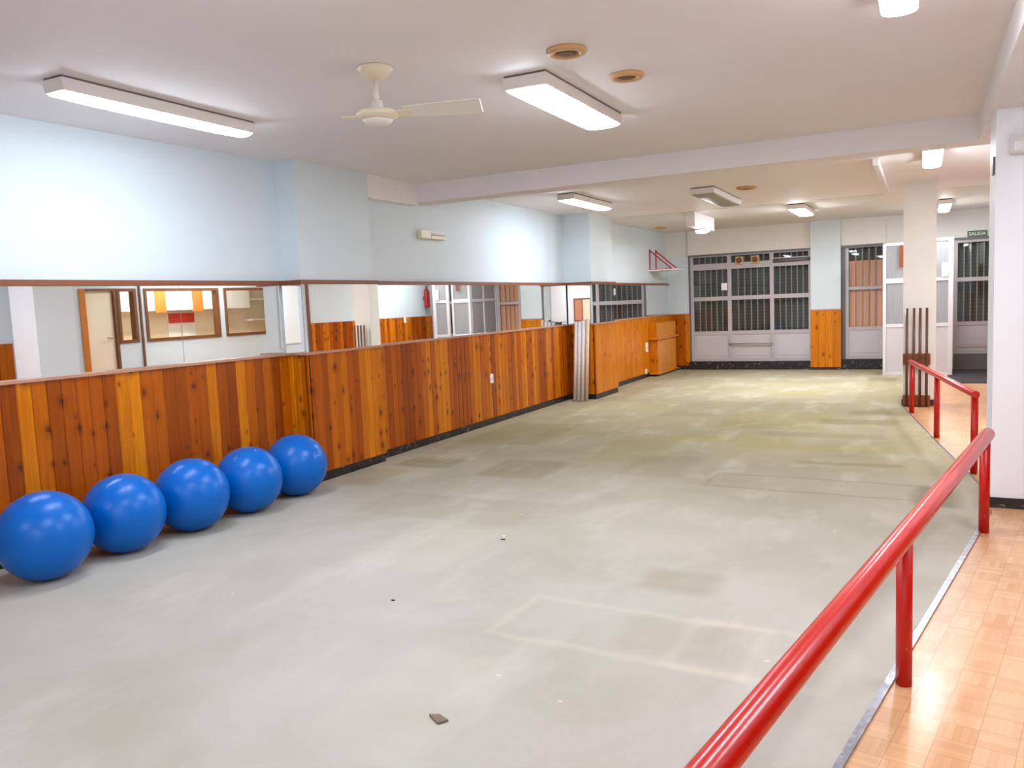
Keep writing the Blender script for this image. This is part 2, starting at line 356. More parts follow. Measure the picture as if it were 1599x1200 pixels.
# right wall: office partition, then the narrower passage
OX = 1.4
ow = MB()
ow.box(OX, OX+.1, -4, 7.93, 0, H); ow.box(OX, OX+.1, 8.55, 17.87, 0, 1.24); ow.box(OX, OX+.1, 7.93, 17.87, 2.15, H)
ow.box(OX, OX+.1, 8.55, 8.57, 1.24, 2.15); ow.box(OX, OX+.1, 8.92, 9.07, 1.24, 2.15); ow.box(OX, OX+.1, 10.60, 10.72, 1.24, 2.15); ow.box(OX, OX+.1, 12.20, 17.87, 1.24, 2.15)
struct('wall_right', ow, 'wall')
trim(B(OX-.03, OX-.001, 8.97, 9.0, 0, H-.01), 'frame_brown'); trim(B(OX-.03, OX-.001, 12.30, 12.36, 0, H-.01), 'frame_brown')
# columns
struct('column_near', B(.45, 1.10, 6.73, 7.30, 0, 2.82), 'wall_white')
struct('column_far', B(-.24, .16, 12.35, 12.75, 0, H), 'lintel')
# beams and soffits
trim(B(-5.28, .41, 8.02, 8.32, 2.82, H), 'ceiling')
trim(B(-5.28, -5.18, 7.05, 8.02, 2.79, H), 'ceiling')
trim(B(.41, 1.10, -4, 8.32, 2.82, H), 'ceiling')
trim(B(-5.09, 1.39, 13.66, 17.81, 3.026, H), 'lintel')
trim(B(-3.56, -3.42, 13.75, 15.2, 2.79, 3.025), 'ceiling')
trim(B(-.50, -.44, 9.9, 13.3, 2.955, H), 'ceiling')

# ---------------------------------------------------------------- planked wainscot
def planks(mb, a, b, z0, z1, nrm, th=.03, w=.1, g=.008):
    """vertical tongue-and-groove boards from a to b (plan points), outer face along a-b, normal nrm"""
    a, b, nrm = Vector((*a, 0)), Vector((*b, 0)), Vector((*nrm, 0))
    L = (b-a).length; d = (b-a)/L; n = max(1, round(L/w)); w = L/n
    for i in range(n):
        r = random.random()
        pts = [(i*w, -th), (i*w, -g), (i*w+g, 0), ((i+1)*w-g, 0), ((i+1)*w, -g), ((i+1)*w, -th)]
        poly = [a+d*u+nrm*v for u, v in pts]
        mb.prism([(p.x, p.y) for p in poly], z0, z1, r)
    return mb
WZ = 1.225
segs = [((SK(-3.9), -3.9), (SK(5.90), 5.90), (math.cos(SKA), -math.sin(SKA)), 'wood', .105), ((-5.385, 5.90), (-5.12, 5.90), (0, -1), 'wood', .1), ((-5.12, 5.90), (-5.12, 7.07), (1, 0), 'wood', .1),
        ((-5.22, 7.07), (-5.22, 9.60), (1, 0), 'wood', .1), ((-5.218, 9.60), (-5.218, 12.42), (1, 0), 'wood', .1), ((-5.247, 12.42), (-4.76, 12.42), (0, -1), 'wood', .1),
        ((-4.76, 12.42), (-4.76, 13.52), (1, 0), 'wood_far', .1), ((-5.04, 13.52), (-5.04, 17.83), (1, 0), 'wood_far', .12), ((-5.069, 17.83), (-4.60, 17.83), (0, -1), 'wood', .1),
        ((-2.06, FARY-.18), (-1.47, FARY-.18), (0, -1), 'wood_far', .15)]
for a, b, nn, mt, w_ in segs:
    z0 = .10 if mt != 'wood' or a[1] < 17 else .05
    trim(planks(MB(), a, b, .09 if a[0] < -4 else .06, WZ, nn, .03, w_), mt)
trim(MB().box(-5.140, -5.117, 5.897, 5.915, .09, WZ, None, .5).box(-4.780, -4.757, 12.417, 12.435, .09, WZ, None, .4), 'wood')
# right-hand wainscots seen in the mirrors
trim(planks(MB(), (1.37, 17.80), (1.37, 12.38), .08, 1.40, (-1, 0)), 'wood')
trim(planks(MB(), (1.37, 6.85), (1.37, 2.0), .08, 1.35, (-1, 0)), 'wood')
# ledge cap on the wainscot and rail above the mirrors
def run(mb, path, x_out, z0, z1, x_in=.0): pass
cap = MB(); top = MB(); base = MB()
def along(mb, y0, y1, xf, xb, z0, z1): mb.box(xb, xf, y0, y1, z0, z1)
for (y0, y1, xf, xb) in [(5.88, 7.085, -5.105, -5.16), (7.085, 12.40, -5.205, -5.28), (12.40, 13.535, -4.745, -4.80), (13.535, 17.82, -5.025, -5.10)]:
    cap.box(xb, xf, y0, y1, WZ, WZ+.022)
    top.box(xb, xf-.012, y0, y1, 1.885, 1.925)
def skew(mb, o0, o1, y0, y1, z0, z1): mb.prism([(SK(y0, o0), y0), (SK(y0, o1), y0), (SK(y1, o1), y1), (SK(y1, o0), y1)], z0, z1)
skew(cap, -.06, .015, -3.9, 5.88, WZ, WZ+.022); skew(top, -.06, .003, -3.9, 5.885, 1.885, 1.925)
cap.box(-5.41, -5.16, 5.88, 5.93, WZ, WZ+.022); top.box(-5.41, -5.16, 5.885, 5.93, 1.885, 1.925)
cap.box(-5.28, -4.80, 12.40, 12.45, WZ, WZ+.022); top.box(-5.28, -4.80, 12.405, 12.45, 1.885, 1.925)
trim(cap, 'trim_pale'); trim(top, 'trim')
trim(B(-5.10, -4.60, 17.815, 17.87, WZ, WZ+.018), 'trim_pale'); trim(B(-2.065, -1.465, FARY-.19, FARY-.15, WZ, WZ+.018), 'trim_pale')
skew(base, -.06, -.01, -3.9, 5.905, 0, .095)
for (x0, x1, y0, y1) in [(-5.39, -5.13, 5.905, 5.93), (-5.16, -5.13, 5.93, 7.05), (-5.28, -5.225, 7.06, 12.44), (-5.225, -4.80, 12.43, 12.45), (-4.80, -4.77, 12.43, 13.51), (-5.10, -5.05, 13.5, 17.82), (-5.05, -4.6, 17.835, 17.87)]:
    base.box(x0, x1, y0, y1, 0, .095)
struct('baseboard_left', base, 'marble')
struct('baseboard_column', MB().box(.435, 1.115, 6.715, 7.315, 0, .075), 'marble')
struct('baseboard_pole_column', MB().box(-.255, .175, 12.335, 12.765, 0, .085), 'marble')
struct('baseboard_pillar', MB().box(-2.06, -1.47, FARY-.17, FARY-.15, 0, .06), 'marble')
struct('baseboard_far', MB().box(-4.6, -2.05, FARY-.09, FARY+.06, 0, .17).box(-4.6, -2.05, FARY-.10, FARY+.0, .165, .185).box(-1.48, -.66, FARY-.09, FARY+.06, 0, .20).box(-1.48, -.66, FARY-.10, FARY, .195, .215), 'marble')
# metal edging between carpet and parquet
def strip(pts, wd=.035):
    m = MB()
    for a, b in zip(pts, pts[1:]):
        a, b = Vector(a), Vector(b); d = (b-a).normalized(); nn = Vector((d.y, -d.x))*wd
        m.prism([tuple(a), tuple(b), tuple(b+nn), tuple(a+nn)], .0005, .010)
    return m
trim(strip([(-1.46, -3.9), (-.26, 2.83), (.32, 6.01), (.42, 6.6)], .03), 'strip'); trim(strip([(.43, 7.30), (.355, 7.91), (.095, 9.71), (-.165, 11.61), (-.262, 12.33)], .012), 'metal_dark')

# ---------------------------------------------------------------- mirrors
def mirror(yc, L, xf, ang, label, group, z0=WZ+.023, z1=1.884, axis='Y', name='wall_mirror'):
    """thin silvered sheet: its near edge sits on the wall, its far edge leans out by ang degrees"""
    m = MB(); a = math.radians(ang)
    if axis == 'Y':
        T = Matrix.Translation((xf, yc-L/2, 0)) @ Matrix.Rotation(-a, 4, 'Z'); m.box(0, .005, .001, L-.001, z0, z1, T)
    else:
        m.box(yc-L/2, yc+L/2, xf-.005, xf, z0, z1)
    o = m.build(name, 'mirror'); tag(o, label, 'mirror', group); return o
G = 'mirrors above the pine wainscot'
def skew_mirror(y0, y1, label):
    m = MB(); skew(m, -.059, -.054, y0, y1, WZ+.023, 1.884); tag(m.build('wall_mirror', 'mirror'), label, 'mirror', G)
skew_mirror(-3.8, 1.30, 'long wall mirror above the pine ledge at the very near left edge of the hall')
skew_mirror(1.31, 4.78, 'wide mirror behind the row of blue balls, reflecting the white door and column')
skew_mirror(4.785, 5.90, 'narrower mirror beside the first pilaster, reflecting the brown office window')
mirror(-5.275, .22, 5.925, 0, 'slim mirror on the near side face of the first pilaster', G, axis='X')
mirror(6.49, 1.11, -5.157, 2.6, 'mirror on the front of the first pilaster reflecting dark wainscot and poles', G)
mirror(7.95, 1.75, -5.277, 1.3, 'mirror just past the first pilaster, reflecting the fire extinguisher', G)
mirror(9.73, 1.75, -5.277, 1.3, 'middle mirror between the pilasters, reflecting the frosted glass screens', G)
mirror(11.52, 1.77, -5.277, 1.3, 'mirror before the leaning boards, reflecting the blue pillar', G)
mirror(-5.03, .42, 12.445, 0, 'slim mirror on the near side of the second pilaster behind the leaning boards', G, axis='X')
mirror(12.975, 1.03, -4.797, 0, 'mirror on the front of the second pilaster, reflecting barred window', G)
mirror(15.68, 4.25, -5.097, 0, 'last mirror in the far left corner under the white shelf', G)

# ---------------------------------------------------------------- windows of the far wall
def far_window(name, x0, x1, mull, y, zb, zt, rails, backing, bars, panel_top, parent_label=None):
    """metal frame with rails at the given heights, one pane per opening, vertical burglar bars, solid lower panel"""
    e = bpy.data.objects.new(name, None); e.location = ((x0+x1)/2, y, 0); COL.objects.link(e); e['kind'] = 'structure'
    f = MB(); fw = .06
    f.box(x0, x0+fw, y-.03, y+.03, zb, zt); f.box(x1-fw, x1, y-.03, y+.03, zb, zt); f.box(x0+fw, x1-fw, y-.03, y+.03, zt-fw*.9, zt)
    f.box(x0+fw, x1-fw, y-.03, y+.03, zb, zb+.06)
    xs = [x0+fw]+[m for m in mull]+[x1-fw]
    for m in mull: f.box(m-.04, m+.04, y-.034, y+.034, zb+.06, zt-fw*.9)
    for z, h in rails: 
        for a, b in zip([x0+fw]+[m+.04 for m in mull], [m-.04 for m in mull]+[x1-fw]): f.box(a, b, y-.028, y+.028, z-h/2, z+h/2)
    f.build('window_frame', 'metal_grey', e)
    zr = sorted([z for z, h in rails])
    for a, b in zip([x0+fw]+[m+.04 for m in mull], [m-.04 for m in mull]+[x1-fw]):
        zs = [panel_top]+[z for z in zr if z > panel_top+.02]+[zt-.05]
        for z0, z1 in zip(zs, zs[1:]):
            MB().box(a, b, y-.003, y+.003, z0+.02, z1-.02).build('pane', 'glass', e)
        MB().box(a, b, y-.012, y+.012, zb+.06, panel_top-.02).box(a+.05, b-.05, y-.02, y-.010, zb+.11, panel_top-.07).build('lower_panel', 'panel_grey', e, .004)
        n = bars
        for i in range(n):
            xx = a+(i+1)*(b-a)/(n+1); MB().box(xx-.011, xx+.011, y+.045, y+.06, panel_top-.05, zt-.01).build('bar', 'bar', e)
    return e
PT = .82
w1 = far_window('window_1', -4.56, -2.05, [-3.72, -2.84], FARY+.02, .185, 2.50, [(1.545, .085), (.80, .075), (2.235, .13)], None, 5, PT)
trim(B(-4.60, -4.56, FARY-.02, FARY+.06, .18, 2.50), 'metal_dark')
trim(B(-4.60, -2.05, FARY-.055, FARY-.02, 2.47, 2.505), 'metal_dark')
w2 = far_window('window_2', -1.40, -.66, [], FARY+.02, .215, 2.50, [(1.64, .06), (.83, .07)], None, 4, .84)
trim(B(-1.48, -1.40, FARY-.02, FARY+.06, .2, 2.50), 'metal_dark'); trim(B(-1.48, -.66, FARY-.055, FARY-.02, 2.46, 2.505), 'metal_dark')
d1 = far_window('door_1', .53, 1.2, [], FARY+.02, .30, 2.47, [(1.72, .075), (.88, .07), (.46, .05)], None, 4, .90)
trim(B(.53, 1.2, FARY-.04, FARY+.06, 2.47, 2.51), 'metal_dark')
trim(B(.53, 1.2, FARY-.02, FARY+.06, .0, .30), 'metal_dark')
tag(B(-4.6, -2.05, 18.12, 18.15, .1, 2.6).build('roller_shutter', 'shutter'), 'dark slatted roller shutter closed outside the widest barred window', 'shutter')
tag(B(-1.5, -.66, 18.12, 18.15, .1, 2.6).build('roller_shutter', 'shutter'), 'dark shutter outside the window with the orange blind', 'shutter')
tag(B(.5, 1.25, 18.12, 18.15, .1, 2.6).build('roller_shutter', 'shutter'), 'dark shutter outside the barred door under the exit sign', 'shutter')
tag(B(-1.39, -.67, 17.96, 17.97, .8, 2.19).build('window_blind', 'terra_slat'), 'orange vertical-slat blind behind the bars of the narrow far window', 'blind')
# handle rail across the middle bay of window 1
m = MB().tube((-3.74, FARY-.075, .56), (-2.82, FARY-.075, .56), .014, 12); m.build('push_bar', 'bar', w1)
for x in (-3.72, -2.84): MB().tube((x, FARY-.075, .56), (x, FARY+.0, .56), .010, 10).build('bar_bracket', 'bar', w1)
for x in (-3.72, -2.84): MB().box(x-.012, x+.012, FARY-.03, FARY-.014, .28, .74).build('door_stile', 'metal_grey', w1)
# items in the top of window 1
for i, x in enumerate((-3.50, -3.17)):
    e = thing('extractor_fan', (x, FARY-.02, 2.33), ['square tan extractor fan in the top middle window pane, left one of the pair', 'square tan extractor fan in the top middle window pane, right one of the pair'][i], 'fan', 'extractor fans in the window')
    MB().box(x-.085, x+.085, FARY-.05, FARY+.0, 2.25, 2.42).build('housing', 'tan', e, .012)
    MB().lathe([(.062, 0), (.062, .010), (.05, .014)], (x, FARY-.064, 2.335), 24, 'Y').build('grille', 'hole', e)
e = thing('roll_up_blind', (-2.45, FARY-.05, 2.28), 'dark rolled-up blind across the top of the right bay of the wide window', 'blind')
MB().tube((-2.80, FARY-.05, 2.28), (-2.07, FARY-.05, 2.29), .035, 16).build('roll', 'metal_dark', e)
MB().box(-2.80, -2.07, FARY-.06, FARY-.04, 2.325, 2.345).build('head_rail', 'metal_grey', e)
tag(B(-3.89, -3.77, FARY-.018, FARY-.010, 1.72, 1.87).build('notice', 'plastic'), 'small white paper notice on the left pane of the wide barred window', 'notice')

# ---------------------------------------------------------------- glazed booth and its open leaf
def glazed(name, a, b, z1, rails, label, cat, bays=1, group=None, pst=.055):
    a, b = Vector(a), Vector(b); L = (b-a).length; ang = math.atan2(b.y-a.y, b.x-a.x)
    e = thing(name, (a.x, a.y, 0), label, cat, group); T = Matrix.Translation((a.x, a.y, 0)) @ Matrix.Rotation(ang, 4, 'Z')
    f = MB(); ps = [i*(L-pst)/bays for i in range(bays+1)]
    for p in ps: f.box(p, p+pst, -.025, .025, .0, z1, T)
    for p, q in zip(ps, ps[1:]):
        for z, h in rails+[(z1-.025, .05), (.03, .06)]: f.box(p+pst, q, -.022, .022, z-h/2, z+h/2, T)
    f.build('frame', 'white_alu', e, .003)
    zr = sorted(z for z, h in rails)
    for p, q in zip(ps, ps[1:]):
        MB().box(p+pst, q, -.010, .010, .06, zr[0]-.03, T).build('lower_panel', 'panel_grey', e)
        zz = zr+[z1-.03]
        for z0, z2 in zip(zz, zz[1:]): MB().box(p+pst, q, -.004, .004, z0+.03, z2-.025, T).build('pane', 'frosted', e)
    return e
glazed('glazed_screen', (-.66, 16.6), (-.06, 16.6), 2.43, [(.92, .06), (1.74, .09)], 'white framed frosted glass screen standing left of the pole column', 'screen', 1)
glazed('glazed_screen', (-.63, 16.63), (-.63, 17.84), 2.43, [(.92, .06), (1.74, .07)], 'white framed frosted glass side screen running back to the far wall', 'screen', 2)
leaf = glazed('glass_door', (.02, 16.6), (.48, 16.6), 2.47, [(.92, .06), (1.74, .06)], 'white framed glass door leaf between the pole column and the exit', 'door', 1, None, .075)
tag(B(.30, .40, 16.555, 16.57, 1.78, 2.02).build('notice', 'plastic'), 'white square notice on the glass door leaf right of the pole column', 'notice')
tag(B(-.385, -.30, 16.545, 16.555, 1.98, 2.38).build('notice', 'rack_wood'), 'narrow orange-brown sheet on the glass screen, beside the pole column', 'poster')
tag(B(-.60, -.585, 17.1, 17.25, 1.75, 1.98).build('notice', 'plastic'), 'white notice taped to the frosted side screen, seen in the long mirror', 'notice')
# exit sign
e = thing('exit_sign', (.90, FARY-.02, 2.57), 'small dark green exit sign on the wall above the barred door', 'sign')
MB().box(.745, 1.065, FARY-.035, FARY, 2.505, 2.625).build('panel', 'green_sign', e, .004)
fc = bpy.data.curves.new('letters', 'FONT'); fc.body = 'SALIDA'; fc.size = .085; fc.extrude = .002; fc.align_x = 'CENTER'; fc.align_y = 'CENTER'
fo = bpy.data.objects.new('tmp', fc); COL.objects.link(fo); bpy.context.view_layer.update()
me = bpy.data.meshes.new_from_object(fo.evaluated_get(bpy.context.evaluated_depsgraph_get())); bpy.data.objects.remove(fo)
lo = bpy.data.objects.new('lettering', me); me.materials.clear(); me.materials.append(M['plastic']); COL.objects.link(lo)
lo.parent = e; lo.rotation_euler = (PI/2, 0, 0); lo.location = (.005, -.019, -.005)
tag(B(.40, 1.19, 15.25, 17.75, .0005, .012).build('door_mat', 'rubber'), 'dark rubber mat on the parquet in front of the barred exit door', 'mat')

# ---------------------------------------------------------------- lamps
def fluorescent(xc, yc, wd, L, mat, label, group, z=H, hgt=.115, on=True, ang=0):
    e = thing('ceiling_lamp', (xc, yc, z), label, 'lamp', group)
    T = Matrix.Translation((xc, yc, z)) @ Matrix.Rotation(math.radians(ang), 4, 'Z')
    MB().box(-wd/2+.01, wd/2-.01, -L/2+.01, L/2-.01, -.012, -.0005, T).build('back_plate', 'lamp_edge', e)
    # trapezoid housing
    a, b = wd/2, wd/2-.004; la, lb = L/2, L/2-.015
    P = [T @ Vector(p) for p in [(-a,-la,-.012),(a,-la,-.012),(a,la,-.012),(-a,la,-.012),(-b,-lb,-hgt+.03),(b,-lb,-hgt+.03),(b,lb,-hgt+.03),(-b,lb,-hgt+.03)]]
    m = MB(); m.hull(P, [(0,1,2,3),(4,7,6,5),(0,4,5,1),(1,5,6,2),(2,6,7,3),(3,7,4,0)], .5); m.build('housing', 'lamp_body', e, .006)
    # bowed prismatic diffuser
    m = MB(); c, lc = wd/2-.012, L/2-.03; n = 10; rings = []
    for k in range(7):
        u = k/6*2-1; yy = u*lc; dz = 1-abs(u)**6*.35; ring = []
        for i in range(n+1):
            t_ = i/n*PI; ring.append(m.bm.verts.new(T @ Vector((-c*math.cos(t_), yy, -hgt+.0299-.03*math.sin(t_)*dz))))
        rings.append(ring)
    for A, Bq in zip(rings, rings[1:]):
        for i in range(n): f_ = m.bm.faces.new((A[i], A[i+1], Bq[i+1], Bq[i])); f_.smooth = True
        m.bm.faces.new((A[0], Bq[0], Bq[n], A[n]))
    m.bm.faces.new(rings[0]); m.bm.faces.new(rings[-1][::-1]); m.build('diffuser', mat, e)
    return e
G = 'fluorescent ceiling lamps'
fluorescent(-4.47, 3.90, .18, 1.52, 'lamp_c', 'long single-tube lit ceiling lamp above the blue balls, nearest the left wall', G)
fluorescent(-2.20, 5.38, .30, 1.42, 'lamp_c', 'wide lit two-tube ceiling lamp to the right of the ceiling fan', G)
fluorescent(-4.18, 10.75, .24, 1.5, 'lamp_c', 'lit ceiling lamp just behind the first beam, near the left wall', G)
fluorescent(-2.58, 11.68, .32, 1.8, 'diffuser_off', 'unlit grey ceiling lamp in the far half of the hall', G, on=False)
fluorescent(-1.82, 14.55, .26, 1.30, 'lamp_v', 'short lit ceiling lamp in front of the pillar with pine panelling', G, 3.025)
fluorescent(.08, 9.72, .20, 1.4, 'lamp_f', 'bright lamp on the far ceiling seen end-on above the rail', G)
fluorescent(.32, 16.0, .20, 1.5, 'lamp_f', 'lit lamp far back to the right of the pole column, above the exit', G, 3.025)
fluorescent(-.11, 3.80, .18, 1.5, 'lamp_w', 'lit lamp cut by the top edge of the picture on the right', G)
fluorescent(-2.28, 2.09, .22, 1.5, 'lamp_c', 'lamp barely showing at the top edge left of centre', G)
# unseen lamps added to brighten the hall, column and white board; office lamp last
fluorescent(-4.4, -.6, .18, 1.5, 'lamp_c', 'unseen ceiling lamp added over the left wall behind the camera', G)
fluorescent(-1.6, -2.0, .22, 1.5, 'lamp_c', 'unseen ceiling lamp added near the back wall behind the camera', G)
fluorescent(1.25, 4.3, .2, 1.5, 'lamp_w', 'unseen ceiling lamp added over the parquet strip on the right, near end', G)
fluorescent(1.1, 10.2, .2, 1.5, 'lamp_w', 'unseen ceiling lamp added over the parquet strip in front of the office', G)
fluorescent(.12, -2.1, .2, 1.5, 'lamp_f', 'unseen ceiling lamp added to brighten the large white board at the back', G)
fluorescent(2.2, 10.4, .2, 1.5, 'lamp_o', 'ceiling lamp inside the office, seen only in the mirrors', G)
e = thing('round_ceiling_lamp', (-3.47, 14.5, 2.789), 'round lit ceiling lamp under the far soffit near the wide window', 'lamp')
MB().lathe([(.13, 0), (.135, -.02), (.125, -.03)], (-3.47, 14.5, 2.789), 32).build('base', 'lamp_body', e)
MB().lathe([(.12, -.0305), (.118, -.045), (.09, -.065), (.04, -.075), (.01, -.077)], (-3.47, 14.5, 2.789), 32).build('diffuser', 'lamp_r', e)

# ---------------------------------------------------------------- ceiling fan and vents
FX, FY = -2.87, 4.06
e = thing('ceiling_fan', (FX, FY, H), 'ivory ceiling fan with one blade showing, hanging left of the two-tube lamp', 'fan')
MB().lathe([(.10, -.0005), (.105, -.012), (.09, -.03), (.055, -.06), (.02, -.07)], (FX, FY, H), 36).build('canopy', 'cream', e)
MB().tube((FX, FY, H-.065), (FX, FY, 2.80), .014, 16).build('down_rod', 'fan_white', e)
MB().lathe([(.02, .085), (.032, .08), (.036, .045), (.045, .035)], (FX, FY, 2.76), 28).build('rod_collar', 'fan_white', e)
MB().lathe([(.045, .036), (.105, .02), (.125, .0), (.122, -.012), (.10, -.02), (.09, -.03)], (FX, FY, 2.76), 40).build('motor_housing', 'cream', e)
MB().lathe([(.088, -.0305), (.08, -.045), (.055, -.06), (.02, -.067), (.005, -.068)], (FX, FY, 2.76), 36).build('motor_cap', 'fan_white', e)
def blade(az, L, tilt, full=True):
    T = Matrix.Translation((FX, FY, 2.765)) @ Matrix.Rotation(az, 4, 'Z') @ Matrix.Rotation(tilt, 4, 'X')
    a = MB(); a.box(.10, .20, -.030, .030, -.012, -.004, T); a.box(.17, .205, -.05, .05, -.008, -.002, T)
    a.build('blade_arm', 'cream', e, .003)
    if full:
        prof = [(.16, .05), (.30, .058), (.50, .066), (L-.02, .07), (L, .058)]
        m = MB(); pts = [(x, y) for x, y in prof]+[(x, -y) for x, y in prof[::-1]]
        n = len(pts); P = [T @ Vector((x, y, -.0015)) for x, y in pts]+[T @ Vector((x, y, .006)) for x, y in pts]
        m.hull(P, [tuple(range(n))[::-1], tuple(range(n, 2*n))]+[(i, (i+1) % n, n+(i+1) % n, n+i) for i in range(n)], .5)
        m.build('blade', 'fan_white', e)
blade(math.radians(19), .62, math.radians(-22)); blade(math.radians(199), .3, math.radians(-12), False)
def vent(x, y, r, label, z=H):
    e = thing('ceiling_vent', (x, y, z), label, 'vent', 'round ceiling vents')
    MB().lathe([(r, -.0005), (r*1.0, -.012), (r*.93, -.026), (r*.70, -.028), (r*.60, -.016), (r*.60, -.0006)], (x, y, z), 40).build('ring', 'tan', e)
    MB().lathe([(r*.5, -.0162), (r*.42, -.022), (r*.2, -.024)], (x, y, z), 32).build('core', 'hole', e)
vent(-1.80, 4.40, .115, 'round tan ceiling vent nearer the top of the picture')
vent(-1.68, 5.09, .108, 'round tan ceiling vent to the right of the two-tube lamp')
vent(-2.10, 11.25, .13, 'round tan vent on the far ceiling beside the unlit lamp')
vent(-4.72, 16.2, .11, 'small dark round vent on the ceiling in the far left corner', 3.025)

# ---------------------------------------------------------------- exercise balls
spots = [(-4.962, 3.148, .283), (-4.985, 3.743, .276), (-4.961, 4.315, .277), (-4.946, 4.891, .271), (-4.975, 5.49, .273)]
labs = ['blue exercise ball cut by the left edge of the picture', 'blue exercise ball second from the left in the row',
        'blue exercise ball in the middle of the row of five', 'blue exercise ball second from the far end of the row', 'blue exercise ball at the far end of the row by the pilaster']
def ball_mesh():
    bm = bmesh.new(); bmesh.ops.create_uvsphere(bm, u_segments=72, v_segments=40, radius=1)
    for v in bm.verts:
        v.co.z = max(v.co.z, -.985)
    for f in bm.faces: f.smooth = True
    me = bpy.data.meshes.new('exercise_ball'); bm.to_mesh(me); bm.free(); me.materials.append(M['ball']); return me
bmesh_ = ball_mesh()
plug = MB().lathe([(.036, 0), (.036, .004), (.018, .007)], (0, 0, .995), 20).build('valve_plug', 'plastic'); plug_me = plug.data; bpy.data.objects.remove(plug)
az = [(-20, 60), (8, 40), (200, 100), (150, 100), (32, 52)]
for i, (x, y, r) in enumerate(spots):
    o = bpy.data.objects.new('exercise_ball', bmesh_); COL.objects.link(o); o.location = (x, y, .006+r*.985); o.scale = (r,)*3
    tag(o, labs[i], 'ball', 'blue exercise balls along the wall')
    if i in (1, 4):
        p = bpy.data.objects.new('valve_plug', plug_me); COL.objects.link(p); p.parent = o
        d = Vector([(-.62, -.35, .70), (.95, .02, .36)][0 if i == 1 else 1]).normalized()
        p.rotation_euler = d.to_track_quat('Z', 'Y').to_euler(); p.scale = (.5, .5, 1)

# ---------------------------------------------------------------- red rails
def rail(path, posts, label, r=.042, pr=.031):
    e = thing('hand_rail', (posts[0][0], posts[0][1], 0), label, 'railing', 'red hand rails at the carpet edge')
    MB().tube(path[0], path[1], r, 28).build('rail_tube', 'rail', e, .003)
    for (x, y, z) in posts: MB().tube((x, y, .002), (x, y, z-r*.7), pr, 24).build('post', 'post', e)
d = Vector((.44, 2.46, .0)).normalized()
rail(((-.625, .33, .610), (.385, 6.09, .640)), [(-.515, .98, .613), (-.06, 3.55, .627), (.365, 6.01, .640)], 'bright red tubular hand rail in the right foreground')
rail(((-.135, 11.70, .655), (.405, 7.85, .69)), [(-.12, 11.61, .656), (.14, 9.71, .675), (.40, 7.91, .69)], 'red tubular hand rail further off, ending at the pole column', .032, .029)

# ---------------------------------------------------------------- pole rack
e = thing('pole_rack', (-.07, 12.27, 0), 'brown wooden two-bracket rack on the front of the far column', 'rack')
MB().box(-.24, .095, 12.235, 12.345, .57, .72).build('upper_bracket', 'rack_wood', e, .006)
MB().box(-.24, .095, 12.215, 12.333, .012, .15).build('lower_bracket', 'rack_wood', e, .006)
for i, (x, l) in enumerate([(-.19, 'leftmost of the four dark wooden poles standing in the rack'), (-.105, 'second from left of the four dark poles in the rack'), (-.03, 'third from left of the four dark poles in the rack'), (.05, 'rightmost of the four dark wooden poles standing in the rack')]):
    o = MB().tube((x, 12.195, .008), (x, 12.215, 1.335), .0165, 16).build('wooden_pole', 'pole_wood'); tag(o, l, 'pole', 'poles in the rack')

# ---------------------------------------------------------------- leaning boards by the second pilaster
for i, (x, y, m_, zt, l) in enumerate([(-5.035, 12.20, 'stick_a', 1.285, 'leftmost pale board leaning beside the second pilaster'), (-4.975, 12.185, 'stick_a', 1.29, 'second pale board from the left beside the second pilaster'),
        (-4.915, 12.19, 'stick_a', 1.30, 'third pale board from the left beside the second pilaster'), (-4.862, 12.20, 'stick_b', 1.33, 'tan board at the right of the bundle beside the second pilaster')]):
    x = [-5.03, -4.963, -4.897, -4.832][i]; mb = MB().tube((x, y-.05, .010), (x-.004, y+.13, zt), .030, 18)
    tag(mb.build('leaning_board', m_), l, 'board', 'pale boards leaning by the pilaster')

# ---------------------------------------------------------------- folded wooden cabinet, shelf, sockets
e = thing('wooden_wall_unit', (-4.94, 16.95, 0), 'light pine wall unit with a middle ledge in the far left corner', 'cabinet')
MB().box(-5.035, -4.875, 16.27, 17.62, .05, 1.10).build('body', 'wood_far', e)
planks(MB(), (-4.85, 16.28), (-4.85, 17.61), .08, 1.10, (1, 0), .024, .33, .003).build('front_panel', 'wood_light', e)
MB().box(-5.035, -4.80, 16.20, 17.66, .765, .80).build('ledge', 'wood_light', e, .004)
MB().box(-5.035, -4.82, 16.20, 17.66, .045, .08).build('base_ledge', 'wood_light', e, .004)
MB().box(-5.03, -4.9, 16.3, 17.6, .006, .045).build('plinth', 'marble', e)
e = thing('wall_shelf', (-5.1, 16.85, 2.19), 'white shelf board hung from red brackets high in the far left corner', 'shelf')
MB().box(-5.098, -4.50, 16.52, 17.16, 2.175, 2.20).build('board', 'plastic', e, .003)
for y in (16.62, 17.06):
    m = MB().box(-5.098, -5.078, y-.012, y+.012, 2.201, 2.63).box(-5.078, -4.62, y-.012, y+.012, 2.201, 2.216)
    a, b = Vector((-5.085, y, 2.60)), Vector((-4.64, y, 2.216)); m.tube(a, b, .013, 10); m.build('bracket', 'bracket_red', e)
